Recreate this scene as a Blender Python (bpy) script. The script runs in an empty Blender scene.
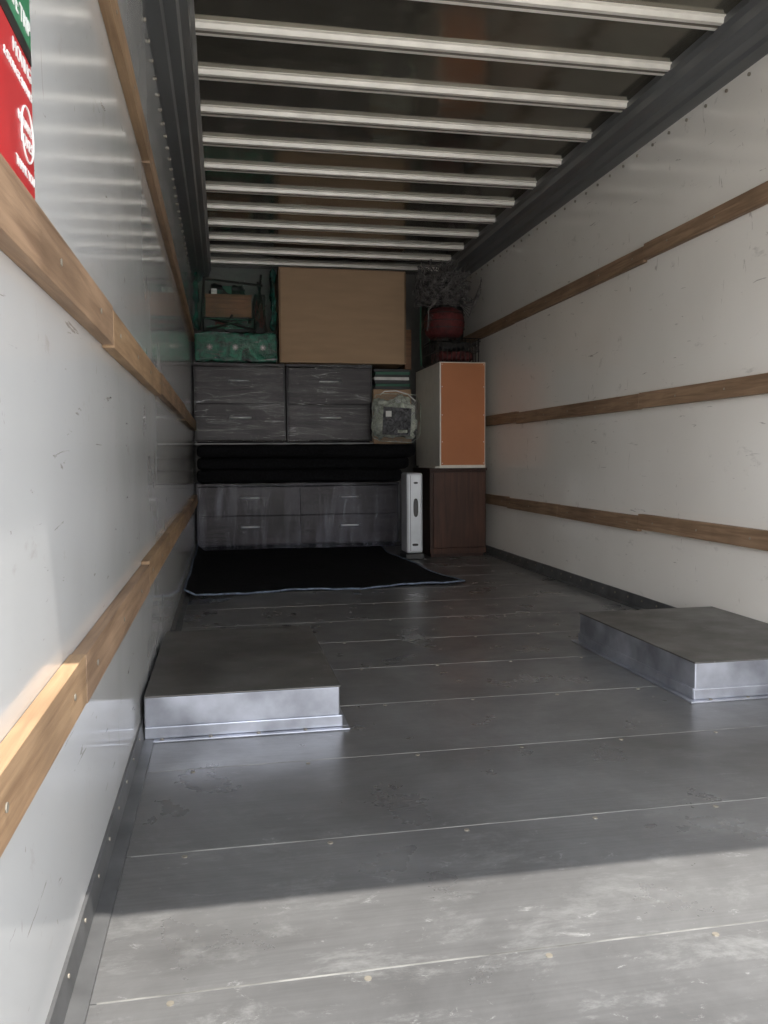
import bpy, bmesh, math, random
from mathutils import Vector, Matrix, noise
random.seed(7)
XL,XR=-0.255,2.205
Y0,YB=0.72,8.02
H=0.827
ZC=2.606
col=bpy.context.scene.collection
bpy.context.scene.view_settings.view_transform='Standard'

# ------------------------------------------------------------------ materials
def nt(name):
    m=bpy.data.materials.new(name); m.use_nodes=True
    t=m.node_tree; b=t.nodes['Principled BSDF']
    return m,t,b
def N(t,k,**kw):
    n=t.nodes.new(k)
    for a,v in kw.items(): setattr(n,a,v)
    return n
def coords(t,scale=(1,1,1),rot=(0,0,0)):
    c=N(t,'ShaderNodeTexCoord'); mp=N(t,'ShaderNodeMapping')
    mp.inputs['Scale'].default_value=scale; mp.inputs['Rotation'].default_value=rot
    t.links.new(c.outputs['Object'],mp.inputs['Vector']); return mp.outputs['Vector']
def noi(t,vec,scale,detail=4,rough=.5,dist=0):
    n=N(t,'ShaderNodeTexNoise'); n.inputs['Scale'].default_value=scale; n.inputs['Detail'].default_value=detail
    n.inputs['Roughness'].default_value=rough; n.inputs['Distortion'].default_value=dist
    t.links.new(vec,n.inputs['Vector']); return n.outputs['Fac']
def ramp(t,fac,stops):
    r=N(t,'ShaderNodeValToRGB'); e=r.color_ramp.elements
    while len(e)<len(stops): e.new(.5)
    for i,(p,c) in enumerate(stops):
        e[i].position=p; e[i].color=(c[0],c[1],c[2],1) if hasattr(c,'__len__') else (c,c,c,1)
    t.links.new(fac,r.inputs['Fac']); return r.outputs['Color']
def mixc(t,fac,a,b,mode='MIX'):
    n=N(t,'ShaderNodeMix',data_type='RGBA',blend_type=mode)
    for s,v in ((0,fac),(6,a),(7,b)):
        if hasattr(v,'is_linked') or isinstance(v,bpy.types.NodeSocket): t.links.new(v,n.inputs[s])
        else: n.inputs[s].default_value=v if s==0 else (v[0],v[1],v[2],1)
    return n.outputs[2]
def bump(t,b,h,strength=.2,dist=.01):
    n=N(t,'ShaderNodeBump'); n.inputs['Strength'].default_value=strength; n.inputs['Distance'].default_value=dist
    t.links.new(h,n.inputs['Height']); t.links.new(n.outputs['Normal'],b.inputs['Normal'])
def simple(name,c,rough=.5,metal=0,var=.15,scale=12,bmp=.1,stretch=(1,1,1),spec=.5):
    m,t,b=nt(name); v=coords(t,stretch); f=noi(t,v,scale,5)
    lo=[x*(1-var) for x in c]; hi=[min(1,x*(1+var)) for x in c]
    t.links.new(ramp(t,f,[(.3,lo),(.7,hi)]),b.inputs['Base Color'])
    b.inputs['Roughness'].default_value=rough; b.inputs['Metallic'].default_value=metal
    b.inputs['Specular IOR Level'].default_value=spec
    if bmp: bump(t,b,f,bmp,.004)
    return m
def wood(name,c1,c2,axis='Y',rough=.55,sc=1.0,spec=.5):
    st={'Y':(22,1.2,22),'Z':(22,22,1.2),'X':(1.2,22,22)}[axis]
    m,t,b=nt(name); v=coords(t,[s*sc for s in st]); f=noi(t,v,2.2,7,.6,.6)
    f2=noi(t,coords(t,(1.3,1.3,1.3)),2.5,3)
    g=ramp(t,f,[(.3,c2),(.62,c1)])
    g2=mixc(t,ramp(t,f2,[(.35,0),(.7,.55)]),g,[x*.55 for x in c2])
    t.links.new(g2,b.inputs['Base Color']); b.inputs['Roughness'].default_value=rough
    b.inputs['Specular IOR Level'].default_value=spec
    bump(t,b,f,.25,.003); return m

def wallmat(name,k,r0,r1):
    m,t,b=nt(name)
    v=coords(t)
    f=noi(t,v,1.1,4); base=ramp(t,f,[(.3,[x*y for x,y in zip((.76,.72,.66),k)]),(.7,[x*y for x,y in zip((.84,.805,.75),k)])])
    d=noi(t,coords(t,(1,1,1.6)),6.5,9,.65,.4)
    c=mixc(t,ramp(t,d,[(.63,0),(.72,.5)]),base,(.42,.39,.35))
    s=noi(t,coords(t,(1,.7,5),(0.35,0,0)),9,6,.6,1.0)
    c=mixc(t,ramp(t,s,[(.675,0),(.70,.6)]),c,(.22,.19,.16))
    s=noi(t,coords(t,(1,3,.8),(-.5,0,0)),7,5,.6,1.4)
    c=mixc(t,ramp(t,s,[(.69,0),(.71,.5)]),c,(.30,.26,.22))
    t.links.new(c,b.inputs['Base Color'])
    r=ramp(t,noi(t,v,3,4),[(.3,r0),(.7,r1)]); t.links.new(r,b.inputs['Roughness'])
    b.inputs['Specular IOR Level'].default_value=.7
    bump(t,b,noi(t,coords(t,(1,1,1)),2.5,2),.08,.02)
    return m
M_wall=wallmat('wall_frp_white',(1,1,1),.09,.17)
M_wallL=wallmat('wall_frp_white_shaded',(.68,.71,.755),.07,.14)  # same white panel as the right; left wall's shade is put into the tint

def floormat():
    m,t,b=nt('floor_worn_aluminium')
    tc=N(t,'ShaderNodeTexCoord'); sx=N(t,'ShaderNodeSeparateXYZ'); t.links.new(tc.outputs['Object'],sx.inputs[0])
    dv=N(t,'ShaderNodeMath',operation='SUBTRACT'); dv.inputs[1].default_value=1.27; t.links.new(sx.outputs['Y'],dv.inputs[0])
    dd=N(t,'ShaderNodeMath',operation='DIVIDE'); dd.inputs[1].default_value=.475; t.links.new(dv.outputs[0],dd.inputs[0])
    fl=N(t,'ShaderNodeMath',operation='FLOOR'); t.links.new(dd.outputs[0],fl.inputs[0])
    wn=N(t,'ShaderNodeTexWhiteNoise',noise_dimensions='1D'); t.links.new(fl.outputs[0],wn.inputs['W'])
    v=coords(t)
    f=noi(t,v,1.7,9,.68,.5)
    base=ramp(t,f,[(.28,(.130,.127,.124)),(.5,(.192,.189,.186)),(.72,(.265,.262,.257))])
    pl=ramp(t,wn.outputs['Value'],[(0,.90),(1,1.07)])
    base=mixc(t,1.0,base,pl,'MULTIPLY')
    brushed=noi(t,coords(t,(1.5,60,60)),2.2,4)
    base=mixc(t,.28,base,ramp(t,brushed,[(.3,.7),(.7,1.2)]),'MULTIPLY')
    wr=N(t,'ShaderNodeMapRange'); wr.inputs['From Min'].default_value=1.2; wr.inputs['From Max'].default_value=2.0; wr.inputs['To Min'].default_value=1.0; wr.inputs['To Max'].default_value=.22
    t.links.new(sx.outputs['Y'],wr.inputs['Value'])
    s=noi(t,coords(t,(1,2.0,1)),4.5,11,.78,.3)
    base=mixc(t,mixc(t,1.0,ramp(t,s,[(.52,0),(.70,.55)]),wr.outputs[0],'MULTIPLY'),base,(.46,.46,.445))
    s3=noi(t,coords(t,(1,1.5,1),(0,0,.2)),13,9,.78,.6)
    base=mixc(t,mixc(t,1.0,ramp(t,s3,[(.60,0),(.68,.6)]),wr.outputs[0],'MULTIPLY'),base,(.60,.60,.58))
    s2=noi(t,coords(t,(1,1,1),(0,0,.5)),8,9,.72,1.0)
    base=mixc(t,ramp(t,s2,[(.64,0),(.76,.45)]),base,(.075,.07,.066))
    t.links.new(base,b.inputs['Base Color'])
    b.inputs['Metallic'].default_value=.55
    r=ramp(t,noi(t,v,4.0,7,.6),[(.3,.23),(.7,.43)]); t.links.new(r,b.inputs['Roughness'])
    bump(t,b,noi(t,v,7,7),.12,.006)
    return m
M_floor=floormat()
M_seam=simple('seam_bead_metal',(.24,.235,.22),.4,.4,.6,9,.2)
M_screw=simple('screw_metal',(.30,.27,.22),.45,.6)
M_galv=simple('galvanised_sheet',(.36,.37,.41),.30,.7,.38,7,.2)
def topmat():
    m,t,b=nt('galvanised_sheet_top'); v=coords(t); f=noi(t,v,3,9,.7,.5)
    c=ramp(t,f,[(.3,(.06,.055,.050)),(.55,(.11,.104,.096)),(.75,(.18,.175,.165))])  # base darkened to carry the dark ceiling's reflection
    s=noi(t,coords(t,(1,1.4,1)),14,8,.75,.8)
    c=mixc(t,ramp(t,s,[(.62,0),(.68,.6)]),c,(.35,.34,.32))
    t.links.new(c,b.inputs['Base Color']); b.inputs['Metallic'].default_value=.4
    t.links.new(ramp(t,noi(t,v,5,6),[(.3,.3),(.7,.5)]),b.inputs['Roughness']); bump(t,b,f,.15,.005); return m
M_galvtop=topmat()
M_beam=simple('roof_rail_steel',(.17,.172,.174),.42,.4,.18,6,.1,(1,.2,1))
M_base=simple('kick_plate_steel',(.13,.13,.13),.45,.5,.3,9,.15)
M_rib=simple('rib_galvanised_white',(.80,.755,.68),.35,.1,.10,9,.1)
M_ribg=simple('rib_groove',(.14,.12,.095),.6,0)
def ceilmat():
    m,t,b=nt('ceiling_panel')
    f=noi(t,coords(t,(1,1,1)),1.3,6,.6,.4)
    c=ramp(t,f,[(.3,(.14,.128,.105)),(.7,(.28,.26,.21))]); t.links.new(c,b.inputs['Base Color'])
    b.inputs['Metallic'].default_value=.75
    t.links.new(ramp(t,noi(t,coords(t),5,5),[(.3,.07),(.7,.18)]),b.inputs['Roughness'])
    bump(t,b,noi(t,coords(t,(1,2,1)),1.8,2),.12,.03); return m
M_ceil=ceilmat()
M_slat=wood('slat_wood',(.36,.235,.145),(.175,.105,.06),'Y',.6)
M_slat2=wood('slat_wood_light',(.40,.26,.145),(.22,.13,.068),'Y',.6)
M_ext=simple('truck_exterior_paint',(.8,.8,.8),.4,0,.05)
M_ground=simple('asphalt_ground',(.38,.37,.35),.9,0,.2,3,.3)
M_dresser=wood('dresser_dark_wood',(.038,.031,.033),(.014,.012,.014),'X',.4,spec=.25)
M_dresser_in=simple('dresser_gap_black',(.003,.003,.004),.7,spec=.1)
M_chrome=simple('handle_brushed_nickel',(.88,.88,.88),.3,.3,.05)
M_black=simple('black_felt',(.006,.006,.007),.95,0,.5,60,.6,spec=.15)
M_blackcloth=simple('black_blanket_cloth',(.005,.005,.006),.95,0,.5,25,.5,spec=.12)
M_piping=simple('blanket_piping_blue',(.11,.14,.19),.8,0,.6,40,.2)
M_card=simple('cardboard',(.42,.28,.17),.8,0,.06,3,.05,(1,1,6))
M_cardedge=simple('cardboard_edge',(.24,.155,.09),.85)
M_tape=simple('packing_tape',(.42,.28,.16),.25)
M_tan=simple('hardboard_orange',(.40,.15,.06),.55,0,.07,3,.05,spec=.3)
M_white=simple('white_laminate',(.66,.62,.55),.4,0,.05)
M_walnut=wood('walnut_laminate',(.080,.034,.020),(.034,.014,.009),'Z',.45,spec=.25)
M_walnutd=wood('walnut_laminate_edge',(.045,.020,.013),(.022,.010,.007),'Z',.5,spec=.25)
M_silver=simple('silver_plastic',(.50,.52,.55),.35,.2,.05)
M_blackpl=simple('black_plastic',(.012,.012,.012),.35,0,.2)
def crinkle(name,c1,c2,rough=.15,sc=7):
    m,t,b=nt(name); v=coords(t,(1,1,1)); f=noi(t,v,sc,6,.65,1.3)
    t.links.new(ramp(t,f,[(.35,c2),(.62,c1)]),b.inputs['Base Color'])
    b.inputs['Roughness'].default_value=rough; bump(t,b,noi(t,v,sc*2,5,.6,1.5),.9,.02); return m
M_green=crinkle('green_plastic_film',(.015,.22,.12),(.002,.03,.022),.15,9)
M_greend=crinkle('dark_green_plastic_film',(.010,.11,.075),(.002,.012,.012),.15,16)
M_red=crinkle('red_fabric',(.13,.014,.014),(.04,.006,.006),.6,12)
M_bedding=crinkle('bedding_grey_green',(.64,.68,.58),(.18,.20,.16),.7,7)
M_print=crinkle('bedding_insert_print',(.16,.16,.17),(.012,.012,.016),.2,22)
M_paper=simple('paper_white',(.75,.75,.72),.7)
M_greenp=simple('book_green',(.03,.13,.08),.6)
M_twig=simple('dried_twigs',(.12,.11,.105),.85,0,.9,22,.3)
M_wire=simple('black_wire_iron',(.020,.017,.015),.5,.5)
M_crate=wood('crate_wood',(.30,.15,.07),(.17,.08,.04),'X',.6)
M_dark=simple('dark_clutter',(.012,.013,.014),.5,0,.6,10,.3)

def film(name,st=(1,1,7),rot=(0,.55,0),haze=.25,crease=.7,lo=.5,hi=.7,base=.02,tint=(.72,.72,.76),rough=.18,cs=2.2,w=.012,dist=1.2):
    """stretch film: thin haze patches plus bright crease lines"""
    m,t,b=nt(name)
    vec=coords(t,st,rot)
    f=noi(t,vec,2.4,6,.6,dist)
    a=ramp(t,f,[(lo,base),(hi,haze)])
    g=noi(t,vec,cs,2,.4,dist); cr=ramp(t,g,[(.5-w,0),(.5,crease),(.5+w,0)])
    vec2=coords(t,(st[0]*1.2,1,st[2]*.8),(0,-rot[1]*1.3,0))
    g2=noi(t,vec2,cs*1.3,2,.4,dist); cr2=ramp(t,g2,[(.46-w*.7,0),(.46,crease*.6),(.46+w*.7,0)])
    msk=ramp(t,noi(t,coords(t,(1,1,1)),4.5,3),[(.36,0),(.55,1)])
    c=mixc(t,1.0,cr,cr2,'ADD'); c=mixc(t,1.0,c,msk,'MULTIPLY'); mx=mixc(t,1.0,a,c,'ADD')
    b.inputs['Base Color'].default_value=(*tint,1); b.inputs['Roughness'].default_value=rough
    bump(t,b,f,.8,.01)
    tr=N(t,'ShaderNodeBsdfTransparent'); ms=N(t,'ShaderNodeMixShader')
    t.links.new(mx,ms.inputs[0]); t.links.new(tr.outputs[0],ms.inputs[1]); t.links.new(b.outputs[0],ms.inputs[2])
    t.links.new(ms.outputs[0],t.nodes['Material Output'].inputs[0]); return m
M_film=film('stretch_wrap_film',(.8,1,7),(0,.42,0),.14,.34,.48,.70,.02,w=.016,dist=.25,tint=(.70,.69,.72))
M_film2=film('stretch_wrap_film_vertical',(5,1,.6),(0,.15,0),.22,.16,.44,.66,.02,(.50,.53,.68),.2,w=.012,dist=.4)
M_clear=film('clear_vinyl',(1,1,2),(0,.9,0),.30,.6,.5,.66,.05,(.85,.87,.85),.08,4,.02)

# ------------------------------------------------------------------ geometry helpers
def empty(name,loc=(0,0,0)):
    e=bpy.data.objects.new(name,None); e.empty_display_size=.1; e.location=loc; col.objects.link(e); return e
def finish(name,bm,mats,parent=None,smooth=False,bev=0,seg=2):
    me=bpy.data.meshes.new(name); bmesh.ops.recalc_face_normals(bm,faces=bm.faces); bm.to_mesh(me); bm.free()
    for m in (mats if isinstance(mats,list) else [mats]): me.materials.append(m)
    o=bpy.data.objects.new(name,me); col.objects.link(o)
    if smooth:
        for p in me.polygons: p.use_smooth=True
    if bev:
        md=o.modifiers.new('bevel','BEVEL'); md.width=bev; md.segments=seg; md.limit_method='ANGLE'
    if parent is not None:
        o.parent=parent; o.matrix_parent_inverse=Matrix.Translation(parent.location).inverted()
    return o
def addbox(bm,x0,x1,y0,y1,z0,z1,mi=0,rot=None):
    vs=[bm.verts.new((x,y,z)) for z in (z0,z1) for y in (y0,y1) for x in (x0,x1)]
    fs=[(0,2,3,1),(4,5,7,6),(0,1,5,4),(2,6,7,3),(0,4,6,2),(1,3,7,5)]
    for f in fs:
        fc=bm.faces.new([vs[i] for i in f]); fc.material_index=mi
    if rot:
        c=Vector(((x0+x1)/2,(y0+y1)/2,(z0+z1)/2)); bmesh.ops.rotate(bm,cent=c,matrix=rot,verts=vs)
def box(name,x0,x1,y0,y1,z0,z1,mat,parent=None,bev=.003,rot=None):
    bm=bmesh.new(); addbox(bm,x0,x1,y0,y1,z0,z1,0,rot); return finish(name,bm,mat,parent,bev=bev)
def prism_y(name,prof,y0,y1,mat,parent=None,bev=0):
    bm=bmesh.new(); a=[bm.verts.new((x,y0,z)) for x,z in prof]; b=[bm.verts.new((x,y1,z)) for x,z in prof]
    n=len(prof)
    for i in range(n): bm.faces.new([a[i],a[(i+1)%n],b[(i+1)%n],b[i]])
    bm.faces.new(a); bm.faces.new(b[::-1]); return finish(name,bm,mat,parent,bev=bev)
def cyl(bm,p,q,r,n=10,mi=0,r2=None):
    p=Vector(p);q=Vector(q);d=(q-p); L=d.length
    g=bmesh.ops.create_cone(bm,cap_ends=True,segments=n,radius1=r,radius2=r if r2 is None else r2,depth=L)
    R=d.to_track_quat('Z','Y').to_matrix().to_4x4()
    bmesh.ops.transform(bm,matrix=Matrix.Translation((p+q)/2)@R,verts=g['verts'])
    for v in g['verts']:
        for f in v.link_faces: f.material_index=mi
def curve(name,polys,r,mat,parent=None,cyc=False,bez=True):
    cu=bpy.data.curves.new(name,'CURVE'); cu.dimensions='3D'; cu.bevel_depth=r; cu.bevel_resolution=1
    for pts in polys:
        s=cu.splines.new('POLY'); s.points.add(len(pts)-1)
        for i,p in enumerate(pts): s.points[i].co=(*p,1)
        s.use_cyclic_u=cyc
    cu.materials.append(mat)
    tmp=bpy.data.objects.new(name,cu); col.objects.link(tmp)
    dg=bpy.context.evaluated_depsgraph_get(); me=bpy.data.meshes.new_from_object(tmp.evaluated_get(dg))
    bpy.data.objects.remove(tmp)
    o=bpy.data.objects.new(name,me); col.objects.link(o)
    if not me.materials: me.materials.append(mat)
    for p in me.polygons: p.use_smooth=True
    if parent is not None: o.parent=parent; o.matrix_parent_inverse=Matrix.Translation(parent.location).inverted()
    return o
def softbox(name,x0,x1,y0,y1,z0,z1,mat,parent=None,amp=.015,fr=4,res=.04,rnd=.06,floorz=None,seed=0,grow=0):
    bm=bmesh.new(); bmesh.ops.create_cube(bm,size=2)
    bmesh.ops.subdivide_edges(bm,edges=bm.edges[:],cuts=int(max(6,min(40,max(x1-x0,z1-z0)/res))),use_grid_fill=True)
    c=Vector(((x0+x1)/2,(y0+y1)/2,(z0+z1)/2)); h=Vector(((x1-x0)/2,(y1-y0)/2,(z1-z0)/2))
    rr=min(rnd,h.x,h.y,h.z)
    for v in bm.verts:
        p=Vector((v.co.x*h.x,v.co.y*h.y,v.co.z*h.z))
        q=Vector([max(-(h[i]-rr),min(h[i]-rr,p[i])) for i in range(3)])
        d=p-q
        if d.length>1e-6: p=q+d.normalized()*rr
        nrm=(d.normalized() if d.length>1e-6 else Vector((0,0,0)))
        w=c+p; n=noise.noise((w+Vector((seed,0,0)))*fr)*.65+noise.noise(w*fr*2.7)*.35
        w+=nrm*((min(n,.42)-0.45)*amp+grow)
        v.co=w
    return finish(name,bm,mat,parent,smooth=True)
def filmsheet(name,x0,x1,z0,z1,y,mat,parent,amp=.004,nx=24,nz=16):
    bm=bmesh.new(); g=[]
    for j in range(nz+1):
        r=[]
        for i in range(nx+1):
            x=x0+(x1-x0)*i/nx; z=z0+(z1-z0)*j/nz
            yy=y+amp*noise.noise(Vector((x*5,z*14,y)))
            r.append(bm.verts.new((x,yy,z)))
        g.append(r)
    for j in range(nz):
        for i in range(nx): bm.faces.new([g[j][i],g[j][i+1],g[j+1][i+1],g[j+1][i]])
    return finish(name,bm,mat,parent,smooth=True)

# ------------------------------------------------------------------ truck shell
box('ground',-30,30,-30,20,-1.0,-.95,M_ground,bev=0)
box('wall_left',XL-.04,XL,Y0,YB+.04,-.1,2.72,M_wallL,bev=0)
box('wall_right',XR,XR+.04,Y0,YB+.04,-.1,2.72,M_wall,bev=0)
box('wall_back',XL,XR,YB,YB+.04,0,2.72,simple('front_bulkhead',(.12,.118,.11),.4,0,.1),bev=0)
box('ceiling',XL,XR,Y0+.03,YB,ZC,ZC+.04,M_ceil,bev=0)
bm=bmesh.new()
seams=[Y0-.05,.795]+[1.27+.475*i for i in range(0,14)]+[YB]
for a,b_ in zip(seams[:-1],seams[1:]):
    addbox(bm,XL,XR,a+.0012,b_-.0012,-.04,0)
addbox(bm,XL,XR,Y0-.05,YB,-.10,-.04)
fl=finish('floor',bm,M_floor)
bm=bmesh.new()
for s in seams[1:-1]: addbox(bm,XL+.05,XR-.03,s-.0018,s+.0018,-.01,.0006)
bead=finish('floor_seam_beads',bm,M_seam,fl)
bm=bmesh.new()
for s in seams[1:-1]:
    x=XL+.16
    while x<XR-.05:
        cyl(bm,(x,s-.022,0),(x,s-.022,.0018),.006,8)
        x+=.305
finish('floor_screws',bm,M_screw,fl)
def lprof(x,sgn,zt,w):
    return [(x,0.0),(x+sgn*w,0.0),(x+sgn*w,.006),(x+sgn*.012,.010),(x+sgn*.006,zt),(x,zt)]
bl=prism_y('baseboard_left',lprof(XL,1,.055,.040),Y0,YB,M_base)
br=prism_y('baseboard_right',lprof(XR,-1,.070,.035),Y0,YB,M_base)
bm=bmesh.new(); y=Y0+.1
while y<YB:
    cyl(bm,(XL+.006,y,.040),(XL+.010,y,.040),.004,8); cyl(bm,(XR-.006,y,.045),(XR-.012,y,.045),.006,8); y+=.155
finish('kick_plate_rivets',bm,M_screw,br)
def rail(sx,x):
    p=[(0,2.455),(0,2.66),(.175,2.66),(.175,2.575),(.160,2.555),(.155,2.52),(.125,2.505),(.115,2.485),(.07,2.478),(.06,2.462),(.012,2.455)]
    return [(x+sx*a,z) for a,z in p]
prism_y('trim_1',rail(1,XL),Y0+.09,YB,M_beam); tr=prism_y('trim_2',rail(-1,XR),Y0+.09,YB,M_beam)
bm=bmesh.new(); y=Y0+.12
while y<YB-.05:
    cyl(bm,(XR-.001,y,2.425),(XR-.008,y,2.425),.008,8); cyl(bm,(XL+.001,y,2.425),(XL+.008,y,2.425),.008,8); y+=.16
finish('wall_rivets',bm,M_screw,tr)
bm=bmesh.new()
def rib(y):
    prof=[(-.048,ZC),(-.048,ZC-.004),(-.036,ZC-.006),(-.031,ZC-.026),(-.010,ZC-.026),(-.008,ZC-.008),(.008,ZC-.008),(.010,ZC-.026),(.031,ZC-.026),(.036,ZC-.006),(.048,ZC-.004),(.048,ZC)]
    a=[bm.verts.new((XL+.1,y+p,z)) for p,z in prof]; b=[bm.verts.new((XR-.1,y+p,z)) for p,z in prof]
    n=len(prof)
    for i in range(n):
        f=bm.faces.new([a[i],a[(i+1)%n],b[(i+1)%n],b[i]])
        if i in (4,5,6): f.material_index=1
k=-6
while 3.61+.413*k<YB-.05: rib(3.61+.413*k); k+=1
finish('trim_3',bm,[M_rib,M_ribg])
df=empty('door_frame')
box('header',XL,XR,Y0+.03,Y0+.09,2.40,2.72,M_ext,df,.001)
box('post_left',XL-.10,XL-.0,Y0-.06,Y0,-.12,2.40,M_ext,df)
box('post_right',XR,XR+.10,Y0-.06,Y0,-.12,2.40,M_ext,df)
box('roof_skin',XL-.05,XR+.05,Y0+.03,YB+.05,2.72,2.74,M_ext,df)
box('sill',XL-.06,XR+.06,Y0-.12,Y0-.052,-.16,-.004,M_base,df)

def slat(wall,z,joints,m_alt=0):
    ys=[Y0+.06]+joints+[7.43]; h=.041; bm=bmesh.new()
    for i,(a,b_) in enumerate(zip(ys[:-1],ys[1:])):
        dz=random.uniform(-.009,.009)
        x0,x1=(XL+.0005,XL+.026) if wall<0 else (XR-.026,XR-.0005)
        addbox(bm,x0,x1,a+.003,b_-.003,z-h+dz,z+h+dz,(1 if ((wall<0) and (i+m_alt)%2==0) else 0))
        yy=a+.12
        while yy<b_-.05:
            xs=(x1,x1+.002) if wall<0 else (x0-.002,x0)
            cyl(bm,(xs[0],yy,z+dz),(xs[1],yy,z+dz),.006,8,2); yy+=.406
    finish('wood_slat',bm,[M_slat,M_slat2,M_screw],bev=.003)
slat(-1,.469,[1.42,2.62,4.9,6.6],0)
slat(-1,1.118,[1.9,3.3,5.4],1)
slat(-1,1.885,[3.0,5.2],0)
slat(1,.469,[2.2,4.10,5.2,6.2]); slat(1,1.118,[2.0,4.11,6.0]); slat(1,1.885,[2.1,4.08,6.1])

po=empty('wall_poster')
M_pred=simple('poster_red',(.50,.025,.03),.35,0,.05,5,0)
M_pgrn=simple('poster_green',(.03,.20,.09),.35,0,.1,5,0)
box('sheet',XL,XL+.002,.82,1.262,1.175,1.66,M_pred,po,0)
box('black_band',XL+.002,XL+.003,.82,1.262,1.372,1.392,M_blackpl,po,0)
box('green_band',XL+.002,XL+.003,.82,1.262,1.392,1.50,M_pgrn,po,0)
box('white_band',XL+.002,XL+.003,.82,1.262,1.50,1.53,M_paper,po,0)
def text(body,size,loc,mat,parent):
    cu=bpy.data.curves.new('txt','FONT'); cu.body=body; cu.size=size; cu.extrude=.0006; cu.align_x='RIGHT'
    tmp=bpy.data.objects.new('txt',cu); col.objects.link(tmp)
    dg=bpy.context.evaluated_depsgraph_get(); me=bpy.data.meshes.new_from_object(tmp.evaluated_get(dg)); bpy.data.objects.remove(tmp)
    me.materials.clear(); me.materials.append(mat)
    R=Matrix(((0,0,1,loc[0]),(1,0,0,loc[1]),(0,1,0,loc[2]),(0,0,0,1))); me.transform(R)
    o=bpy.data.objects.new('lettering',me); col.objects.link(o); o.parent=parent
text('MOVING',.026,(XL+.003,1.257,1.345),M_paper,po)
text('& STORAGE SUPPLIES',.016,(XL+.003,1.257,1.320),M_paper,po)
text('RETURNS',.018,(XL+.003,1.247,1.268),M_paper,po)
text('BOXES',.022,(XL+.003,1.250,1.245),M_paper,po)
text('THANK YOU',.018,(XL+.003,1.257,1.205),M_paper,po)
text('SAFE TRIP',.030,(XL+.004,1.255,1.405),M_paper,po)
g=[(XL+.003,1.222+.034*math.cos(2*math.pi*i/24),1.265+.036*math.sin(2*math.pi*i/24)) for i in range(24)]
curve('logo_ring',[g],.0016,M_paper,po,cyc=True)

def wheelwell(x0,x1,y0,y1,h,side):
    e=empty('wheel_well')
    bm=bmesh.new(); addbox(bm,x0,x1,y0,y1,0,h-.004,0)
    finish('body',bm,M_galv,e,bev=.004)
    box('top_plate',x0-(.004 if side>0 else 0),x1+(.004 if side<0 else 0),y0-.004,y1+.004,h-.006,h,M_galvtop,e,.003)
    fl=.028
    box('flange_rear',x0-(fl if side>0 else 0),x1+(fl if side<0 else 0),y0-fl,y0,0,.006,M_galv,e,.002)
    box('flange_front',x0-(fl if side>0 else 0),x1+(fl if side<0 else 0),y1,y1+fl,0,.006,M_galv,e,.002)
    if side<0: box('flange_side',x1,x1+fl,y0,y1,0,.006,M_galv,e,.002)
    else: box('flange_side',x0-fl,x0,y0,y1,0,.006,M_galv,e,.002)
    box('foot_angle',x0-(.008 if side>0 else 0),x1+(.008 if side<0 else 0),y0-.008,y0,.006,.042,M_galv,e,.003)
    if side<0: box('foot_angle_side',x1,x1+.008,y0,y1,.006,.042,M_galv,e,.003)
    else: box('foot_angle_side',x0-.008,x0,y0,y1,.006,.042,M_galv,e,.003)
    bm=bmesh.new()
    xx=x0+.05
    while xx<x1: cyl(bm,(xx,y0-.016,.006),(xx,y0-.016,.009),.006,8); xx+=.14
    finish('bolts',bm,M_screw,e)
wheelwell(XL+.013,.335,2.475,3.40,.133,-1)
wheelwell(1.545,XR-.008,2.50,3.42,.133,1)

# ------------------------------------------------------------------ drawers furniture
def handle(parent,x,z,y,L=.11):
    bm=bmesh.new(); cyl(bm,(x-L/2,y-.022,z),(x+L/2,y-.022,z),.006,10)
    for s in (-1,1): cyl(bm,(x+s*L*.38,y-.022,z),(x+s*L*.38,y,z),.004,8)
    finish('handle',bm,M_chrome,parent,smooth=True)
def dresser(name,x0,x1,y0,y1,z0,z1,cols,rows,filmm,plinth=.03,hl=.12):
    e=empty(name)
    box('carcass',x0,x1,y0+.02,y1,z0+plinth,z1-.022,M_dresser,e,.003)
    box('plinth',x0+.02,x1-.02,y0+.035,y1-.01,z0,z0+plinth,M_dresser_in,e,.002)
    box('top',x0,x1,y0-.004,y1,z1-.022,z1,M_dresser,e,.003)
    w=(x1-x0-.03)/cols; hgt=(z1-.03-z0-plinth-.01)/rows
    box('shadow_gap',x0+.012,x1-.012,y0+.010,y0+.021,z0+plinth+.005,z1-.024,M_dresser_in,e,0)
    for c in range(cols):
        for r in range(rows):
            a=x0+.015+c*w; bz=z0+plinth+.008+r*hgt
            box('drawer_front',a+.002,a+w-.002,y0,y0+.016,bz+.003,bz+hgt-.003,M_dresser,e,.003)
            handle(e,a+w/2,bz+hgt*.62,y0,hl)
    filmsheet('stretch_wrap',x0-.0,x1+.0,z0+.01,z1+.002,y0-.034,filmm,e)
    return e
dresser('dresser',XL+.014,1.595,7.53,7.98,0,.600,2,2,M_film2,.04,.16)
dresser('nightstand',XL+.010,.555,7.50,7.96,.962,1.665,1,2,M_film,.015,.19)
dresser('nightstand',.567,1.345,7.50,7.96,.962,1.665,1,2,M_film,.015,.19)
box('white_board',XL+.010,1.345,7.46,7.97,.950,.961,simple('grey_board',(.35,.35,.36),.5),bev=.002)

bp=empty('folded_blanket_pile')
softbox('layer_1',XL+.02,1.60,7.33,7.97,.6015,.735,M_black,bp,.02,3,.05,.05,seed=1)
softbox('layer_2',XL+.02,1.66,7.30,7.97,.715,.845,M_black,bp,.02,3,.05,.05,seed=4)
softbox('layer_3',XL+.02,1.70,7.20,7.97,.825,.949,M_black,bp,.015,3,.05,.05,seed=9)

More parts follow.
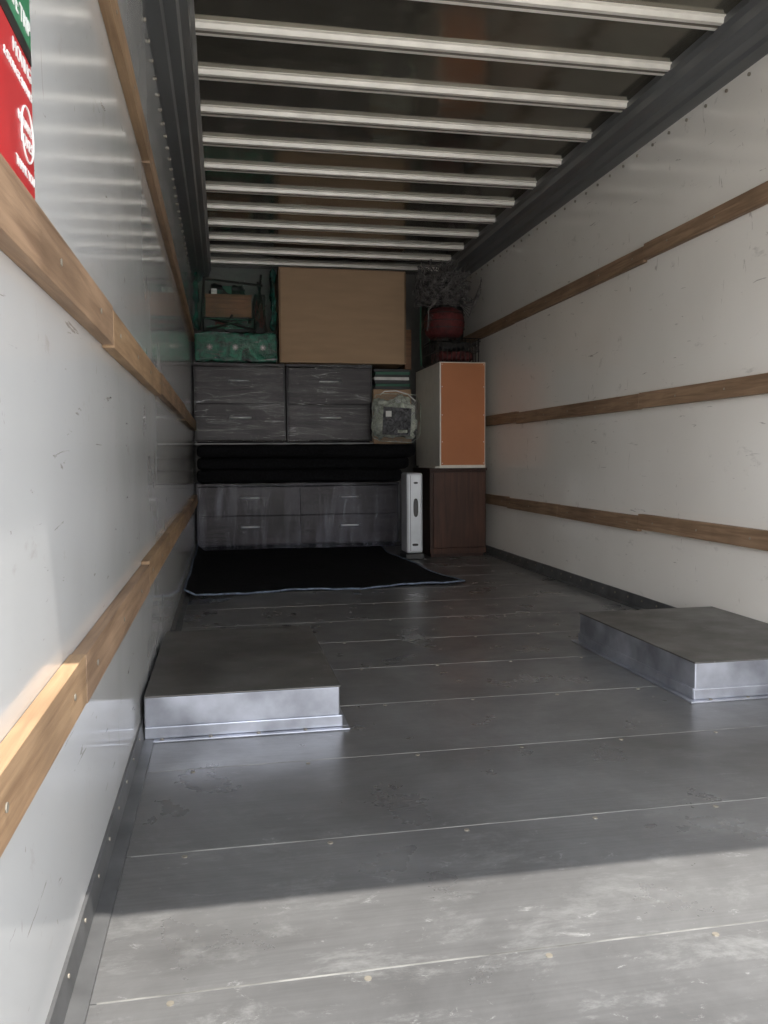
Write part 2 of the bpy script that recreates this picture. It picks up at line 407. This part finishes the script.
def mat():
    e=empty('moving_blanket')
    nx,ny=90,50; bm=bmesh.new(); g=[]
    for j in range(ny+1):
        v=j/ny; row=[]
        for i in range(nx+1):
            u=i/nx
            yf=4.96+.23*u+.035*math.sin(u*17+1)*(.4+u)+.03*math.sin(u*7)
            y=yf+(7.46-yf)*v
            xl=XL+.016; xr=1.51-.12*min(1,v*1.8)+.02*math.sin(v*12+2)
            x=xl+(xr-xl)*u
            z=.013+.010*max(0,noise.noise(Vector((x*2.2,y*2.2,0))))+.004*abs(math.sin(u*31))*(1-v)**6
            z+=(.042+.012*math.sin(v*14))*max(0,1-u/.035)
            row.append(bm.verts.new((x,y,z)))
        g.append(row)
    for j in range(ny):
        for i in range(nx): bm.faces.new([g[j][i],g[j][i+1],g[j+1][i+1],g[j+1][i]])
    rim=[g[j][0].co.copy() for j in range(ny,-1,-1)]+[g[0][i].co.copy() for i in range(1,nx+1)]+[g[j][nx].co.copy() for j in range(1,ny+1)]
    o=finish('cloth',bm,M_blackcloth,e,smooth=True)
    md=o.modifiers.new('s','SOLIDIFY'); md.thickness=.006; md.offset=-1
    curve('piping',[rim],.0065,M_piping,e)
mat()

cb=empty('cardboard_box')
box('body',.505,1.650,7.45,7.97,1.672,2.50,M_card,cb,.006)
box('edge_left',.503,.520,7.447,7.452,1.68,2.49,M_cardedge,cb,.001)
box('edge_right',1.636,1.652,7.447,7.452,1.68,2.49,M_cardedge,cb,.001)
box('flap_top_a',.507,1.648,7.448,7.70,2.500,2.505,M_card,cb,.001)
box('flap_top_b',.507,1.648,7.71,7.968,2.500,2.505,M_card,cb,.001)
box('tape',.507,1.648,7.67,7.74,2.505,2.507,M_tape,cb,0)

# ------------------------------------------------------------------ green wrapped box + clutter upper left
gb=empty('plastic_wrapped_bundle')
softbox('wrapped_body',XL+.012,.495,7.48,7.97,1.667,1.945,M_green,gb,.03,5,.03,.04,seed=2)
filmsheet('clear_overwrap',XL+.015,.49,1.675,1.935,7.475,M_film,gb,.006)
for cx in (-.10,.12,.36):
    polys=[]
    for k2 in range(4):
        a=k2*math.pi/4
        polys.append([(cx-.028*math.cos(a),7.470,1.80-.028*math.sin(a)),(cx+.028*math.cos(a),7.470,1.80+.028*math.sin(a))])
    curve('star_print',polys,.0022,M_paper,gb)
ct=empty('storage_tote')
box('tub',-.155,.24,7.56,7.95,1.947,2.06,M_dark,ct,.01)
box('lid',-.16,.25,7.55,7.96,2.06,2.075,M_blackpl,ct,.006)
box('label',-.05,.06,7.554,7.56,1.98,2.03,M_red,ct,0)
wc=empty('wooden_crate')
box('front',-.13,.27,7.57,7.585,2.095,2.272,M_crate,wc,.002)
box('front_rail',-.135,.275,7.562,7.570,2.245,2.275,M_crate,wc,.002)
box('back',-.13,.27,7.90,7.915,2.095,2.272,M_crate,wc,.002)
box('side_l',-.13,-.115,7.585,7.90,2.095,2.272,M_crate,wc,.002); box('side_r',.255,.27,7.585,7.90,2.095,2.272,M_crate,wc,.002)
box('bottom',-.13,.27,7.57,7.915,2.077,2.095,M_crate,wc,.002)
softbox('stuffed_cloth',-.11,.25,7.60,7.88,2.10,2.40,M_dark,wc,.07,8,.02,.08,seed=31)
box('packed_book',.02,.10,7.62,7.86,2.12,2.36,M_greenp,wc,.004); box('packed_book',-.08,-.03,7.60,7.86,2.12,2.33,M_paper,wc,.004)
gw=empty('green_wrapped_roll')
softbox('roll',.425,.497,7.46,7.58,1.947,2.50,M_greend,gw,.05,11,.02,.035,seed=5)
gw2=empty('plastic_wrapped_chair_leg')
softbox('leg',XL+.012,XL+.075,7.50,7.62,1.95,2.46,M_greend,gw2,.04,11,.02,.025,seed=8)
uc=empty('folding_chair')
bm=bmesh.new()
for (p,q) in [((.30,7.52,1.95),(.36,7.60,2.46)),((.395,7.52,1.95),(.33,7.62,2.40)),((-.14,7.50,1.95),(.28,7.53,2.06)),((-.10,7.53,2.06),(.30,7.50,1.955)),
              ((.30,7.54,2.05),(.395,7.54,2.07)),((.31,7.56,2.20),(.37,7.57,2.22)),((.02,7.53,1.95),(.10,7.53,2.09)),((-.17,7.53,1.95),(-.14,7.55,2.42)),((-.15,7.55,2.40),(.37,7.57,2.36))]:
    cyl(bm,p,q,.011,8)
finish('frame',bm,M_wire,uc)
bx=box('seat',.30,.395,7.65,7.90,1.95,2.30,M_dark,uc,.01)
curve('trinkets',[[(.28+.12*random.random(),7.50,1.97+.25*random.random()) for _ in range(3)] for _ in range(9)],.004,M_red,uc)
curve('ties',[[(-.16+.5*random.random(),7.51,1.96+.10*random.random()) for _ in range(3)] for _ in range(10)],.004,M_greenp,uc)
M_gfilm=film('green_stretch_film_mat',(1,1,3),(0,.9,0),.16,.30,.52,.70,.01,(.03,.33,.19),.15,3.5,.02)
gf=empty('green_stretch_film')
filmsheet('sheet',XL+.02,.42,1.955,2.49,7.455,M_gfilm,gf,.016,30,26)

sb=empty('storage_carton')
box('carton',1.360,1.715,7.52,7.96,.951,1.45,M_card,sb,.004)
bs=empty('book_stack'); z=1.452
cols_=[M_dark,M_greenp,M_dark,M_paper,M_dark,M_greenp,M_dark]
for i in range(7):
    h_=random.uniform(.022,.032); ox=random.uniform(0,.02)
    box('book',1.365+ox,1.69+ox,7.51+ox,7.90,z,z+h_,cols_[i],bs,.002); z+=h_+.0005
dk=empty('wooden_bed_rail')
box('rail',1.662,1.725,7.55,7.75,z+.002,2.0,M_crate,dk,.003)
box('rail_dark',1.662,1.725,7.78,7.95,z+.002,2.30,M_dark,dk,.003)

# ------------------------------------------------------------------ right cabinets
wcab=empty('walnut_cabinet')
x0,x1,y0,y1=1.655,2.135,6.58,7.19
box('carcass',x0,x1,y0+.012,y1,.045,.715,M_walnutd,wcab,.003)
box('top',x0-.006,x1+.006,y0-.006,y1,.715,.735,M_walnutd,wcab,.003)
box('plinth',x0+.015,x1-.015,y0+.03,y1-.02,0,.045,M_walnutd,wcab,.002)
box('base_rail',x0,x1,y0+.002,y0+.012,.030,.075,M_walnut,wcab,.002)
box('door_panel',x0+.028,x1-.012,y0-.002,y0+.012,.080,.700,M_walnut,wcab,.003)
ucab=empty('bookcase')
x0,x1,y0,y1=1.740,2.130,6.59,7.44
box('side_left',x0,x0+.02,y0+.006,y1,.750,1.600,M_white,ucab,.002)
box('side_right',x1-.02,x1,y0+.006,y1,.750,1.600,M_white,ucab,.002)
box('top_board',x0+.02,x1-.02,y0+.006,y1,1.580,1.600,M_white,ucab,.002)
box('bottom_board',x0+.02,x1-.02,y0+.006,y1,.750,.770,M_white,ucab,.002)
box('back_panel',x0+.012,x1-.008,y0,y0+.006,.760,1.592,M_tan,ucab,.001)
box('front_closure',x0+.02,x1-.02,y1-.02,y1-.006,.770,1.580,M_white,ucab,.001)
bm=bmesh.new()
for zz in (.775,.95,1.17,1.4,1.58):
    for xx in (x0+.02,x1-.018): cyl(bm,(xx,y0,zz),(xx,y0-.002,zz),.003,8)
finish('nails',bm,M_chrome,ucab)
box('spacer_board',1.70,2.13,6.60,7.18,.7355,.7495,M_white,bev=.002)

ap=empty('air_purifier')
box('housing',1.440,1.575,6.50,6.72,.05,.700,M_silver,ap,.018)
box('base',1.430,1.585,6.49,6.73,0,.05,M_blackpl,ap,.008)
def oval(name,cx,cz,w,h,y,mat):
    bm=bmesh.new(); n=24; a=[];b=[]
    for i in range(n):
        t_=2*math.pi*i/n; sx=math.cos(t_);sz=math.sin(t_)
        X=cx+w/2*(abs(sx)**.7)*(1 if sx>0 else -1); Z=cz+h/2*(abs(sz)**.7)*(1 if sz>0 else -1)
        a.append(bm.verts.new((X,y,Z))); b.append(bm.verts.new((X,y-.005,Z)))
    for i in range(n): bm.faces.new([a[i],a[(i+1)%n],b[(i+1)%n],b[i]])
    bm.faces.new(b); bm.faces.new(a[::-1]); finish(name,bm,mat,ap)
oval('grille',1.515,.42,.040,.15,6.5,M_blackpl); oval('foot_slot',1.51,.12,.05,.02,6.5,M_dark); oval('display',1.515,.62,.035,.015,6.5,M_dark)
box('seam_line',1.470,1.473,6.497,6.502,.07,.68,M_dark,ap,0)

# ------------------------------------------------------------------ bedding bag
bb=empty('comforter_bag')
softbox('comforter',1.290,1.712,7.15,7.42,.960,1.385,M_bedding,bb,.08,8,.012,.12,seed=3)
softbox('vinyl_bag',1.285,1.720,7.14,7.43,.957,1.392,M_clear,bb,.06,6,.012,.11,seed=6,grow=.004)
box('insert_card',1.370,1.620,7.120,7.126,1.02,1.26,M_print,bb,.004,Matrix.Rotation(.06,3,'Y'))
box('insert_label',1.395,1.445,7.114,7.120,1.18,1.23,M_paper,bb,0)
box('insert_label_b',1.50,1.585,7.114,7.120,1.04,1.065,M_bedding,bb,0)
ring=[]
x0,x1,z0,z1=1.288,1.715,.962,1.385; r=.09
for (cx,cz,a0) in ((x1-r,z1-r,0),(x0+r,z1-r,90),(x0+r,z0+r,180),(x1-r,z0+r,270)):
    for k2 in range(6):
        a=math.radians(a0+k2*18); ring.append((cx+r*math.cos(a)+random.uniform(-.008,.008),7.19,cz+r*math.sin(a)+random.uniform(-.008,.008)))
curve('zip_piping',[ring],.0035,M_bedding,bb,cyc=True)
curve('carry_handle',[[(1.36,7.2,1.375),(1.40,7.19,1.405),(1.50,7.18,1.41),(1.61,7.19,1.38),(1.68,7.2,1.32)]],.006,M_paper,bb)

# ------------------------------------------------------------------ wire basket, red pouf, twigs on bookcase
wb=empty('wire_basket')
X0,X1,Ya,Yb,Z0,Z1=1.745,2.09,6.66,7.06,1.608,1.80
polys=[]
def rect(z,dx=0): return [(X0-dx,Ya-dx,z),(X1+dx,Ya-dx,z),(X1+dx,Yb+dx,z),(X0-dx,Yb+dx,z),(X0-dx,Ya-dx,z)]
polys+= [rect(Z0),rect(Z0+.09,.005),rect(Z1,.015),rect(Z1-.02,.013)]
n=9
for i in range(n+1):
    xx=X0+(X1-X0)*i/n
    for yv in (Ya,Yb):
        polys.append([(xx,yv,Z0),(xx,yv-.01 if yv==Ya else yv+.01,Z1)])
    polys.append([(xx,Ya,Z0),(xx,Yb,Z0)])
for i in range(6):
    yv=Ya+(Yb-Ya)*i/5
    for xx in (X0,X1): polys.append([(xx,yv,Z0),(xx,yv,Z1)])
for i in range(n):
    cx=X0+(X1-X0)*(i+.5)/n
    sp=[]
    for k2 in range(22):
        a=k2*.5; rr=.022*(1-k2/26); sp.append((cx+rr*math.cos(a),Ya-.012,Z1-.055+rr*math.sin(a)))
    polys.append(sp)
curve('wires',polys,.0042,M_wire,wb)
softbox('red_cushion',1.76,2.07,6.69,7.04,1.615,1.72,M_red,wb,.03,5,.03,.045,seed=11)
softbox('dark_cushion',1.77,2.06,6.72,7.04,1.70,1.80,M_dark,wb,.03,5,.03,.045,seed=12)

rp=empty('red_lantern')
bm=bmesh.new(); prof=[(.02,0),(.11,.005),(.155,.05),(.17,.12),(.165,.18),(.14,.235),(.09,.262),(.02,.268)]
n=28; rings=[]
for (rr,zz) in prof:
    rings.append([bm.verts.new((1.85+rr*(1+.03*math.cos(14*2*math.pi*i/n))*math.cos(2*math.pi*i/n),6.86+rr*math.sin(2*math.pi*i/n),1.812+zz)) for i in range(n)])
for a,b_ in zip(rings[:-1],rings[1:]):
    for i in range(n): bm.faces.new([a[i],a[(i+1)%n],b_[(i+1)%n],b_[i]])
bm.faces.new(rings[0]); bm.faces.new(rings[-1]); finish('shade',bm,M_red,rp,smooth=True)
bm=bmesh.new(); cyl(bm,(1.85,6.86,2.078),(1.85,6.86,2.10),.05,16); cyl(bm,(1.85,6.86,1.803),(1.85,6.86,1.815),.07,16); finish('caps',bm,M_wire,rp)
curve('bands',[[(1.85+.172*math.cos(a*.3),6.86+.172*math.sin(a*.3),zz) for a in range(22)] for zz in (1.90,1.96,2.02)],.004,M_dark,rp)

tw=empty('dried_branch_bundle')
softbox('core',1.69,1.98,6.76,7.05,2.112,2.39,M_dark,tw,.10,9,.02,.12,seed=21)
polys=[]; hc=Vector((1.83,6.88,2.24))
for i in range(480):
    th_=random.uniform(0,2*math.pi); base=hc+Vector((random.uniform(-.14,.13),random.uniform(-.16,.10),random.uniform(-.13,.10)))
    d=Vector((math.cos(th_),math.sin(th_),random.uniform(-.3,.8))); pts=[base.copy()]; p=base
    for k2 in range(7):
        d+=Vector([random.uniform(-.6,.6) for _ in range(3)]); d.normalize(); p=p+d*.032
        p=Vector((min(max(p.x,1.63),2.04),min(max(p.y,6.68),7.08),min(max(p.z,2.105),2.44))); pts.append(p.copy())
    polys.append(pts)
for s in range(7):
    polys.append([(1.95+.01*s,6.75+.03*s,2.11),(2.02+.015*s,6.72+.02*s,1.98+.03*s),(2.08+.008*s,6.70,2.10+.03*s),(2.12,6.69,2.19+.02*s)])
for s in range(5):
    polys.append([(1.72+.01*s,6.70,2.12),(1.67,6.68+.01*s,2.02),(1.66+.012*s,6.68,1.86+.03*s)])
curve('twigs',polys,.0036,M_twig,tw)

dbg=empty('duffel_bag')
softbox('bag',1.745,2.15,7.16,7.43,1.602,2.28,M_dark,dbg,.04,4,.04,.09,seed=15)
curve('strap',[[(1.78,7.13,2.15),(1.78,7.11,1.95),(1.80,7.13,1.75)],[(1.72,7.15,2.15),(1.71,7.14,1.9),(1.72,7.15,1.62)]],.006,M_greenp,dbg)

# ------------------------------------------------------------------ camera
th,ph,ro=[math.radians(x) for x in (10.918,3.775,-.368)]
c,s=math.cos(th),math.sin(th);cp,sp=math.cos(ph),math.sin(ph)
F=Vector((s*cp,c*cp,-sp));R=Vector((c,-s,0));U=Vector((s*sp,c*sp,cp))
R2=R*math.cos(ro)+U*math.sin(ro);U2=U*math.cos(ro)-R*math.sin(ro)
cam=bpy.data.cameras.new('camera'); co=bpy.data.objects.new('camera',cam); col.objects.link(co)
co.matrix_world=Matrix(((R2.x,U2.x,-F.x,0),(R2.y,U2.y,-F.y,0),(R2.z,U2.z,-F.z,H),(0,0,0,1)))
cam.sensor_fit='HORIZONTAL'; cam.sensor_width=36; cam.lens=828.6/768*36; cam.clip_start=.02
bpy.context.scene.camera=co

# ------------------------------------------------------------------ light
sun=bpy.data.lights.new('sun','SUN'); sun.energy=9.2; sun.angle=math.radians(.53); sun.color=(1,.96,.9)
so=bpy.data.objects.new('sun',sun); col.objects.link(so); so.location=(2,-4,9)
so.rotation_euler=Vector((-.24,1,-3.14)).to_track_quat('-Z','Y').to_euler()
w=bpy.data.worlds.new('sky'); bpy.context.scene.world=w; w.use_nodes=True; t=w.node_tree
bg=t.nodes['Background']
tc=N(t,'ShaderNodeTexCoord'); sx=N(t,'ShaderNodeSeparateXYZ'); t.links.new(tc.outputs['Generated'],sx.inputs[0])
cr=ramp(t,sx.outputs['Z'],[(0,(1.0,.96,.91)),(.5,(.82,.89,1.0))]); 
mr=N(t,'ShaderNodeMapRange'); mr.inputs['From Min'].default_value=-.7; mr.inputs['From Max'].default_value=.7; mr.inputs['To Min'].default_value=1.35; mr.inputs['To Max'].default_value=.6
t.links.new(sx.outputs['X'],mr.inputs['Value'])
mm=N(t,'ShaderNodeMath',operation='MULTIPLY'); mm.inputs[1].default_value=5.4; t.links.new(mr.outputs[0],mm.inputs[0])
t.links.new(cr,bg.inputs['Color']); t.links.new(mm.outputs[0],bg.inputs['Strength'])
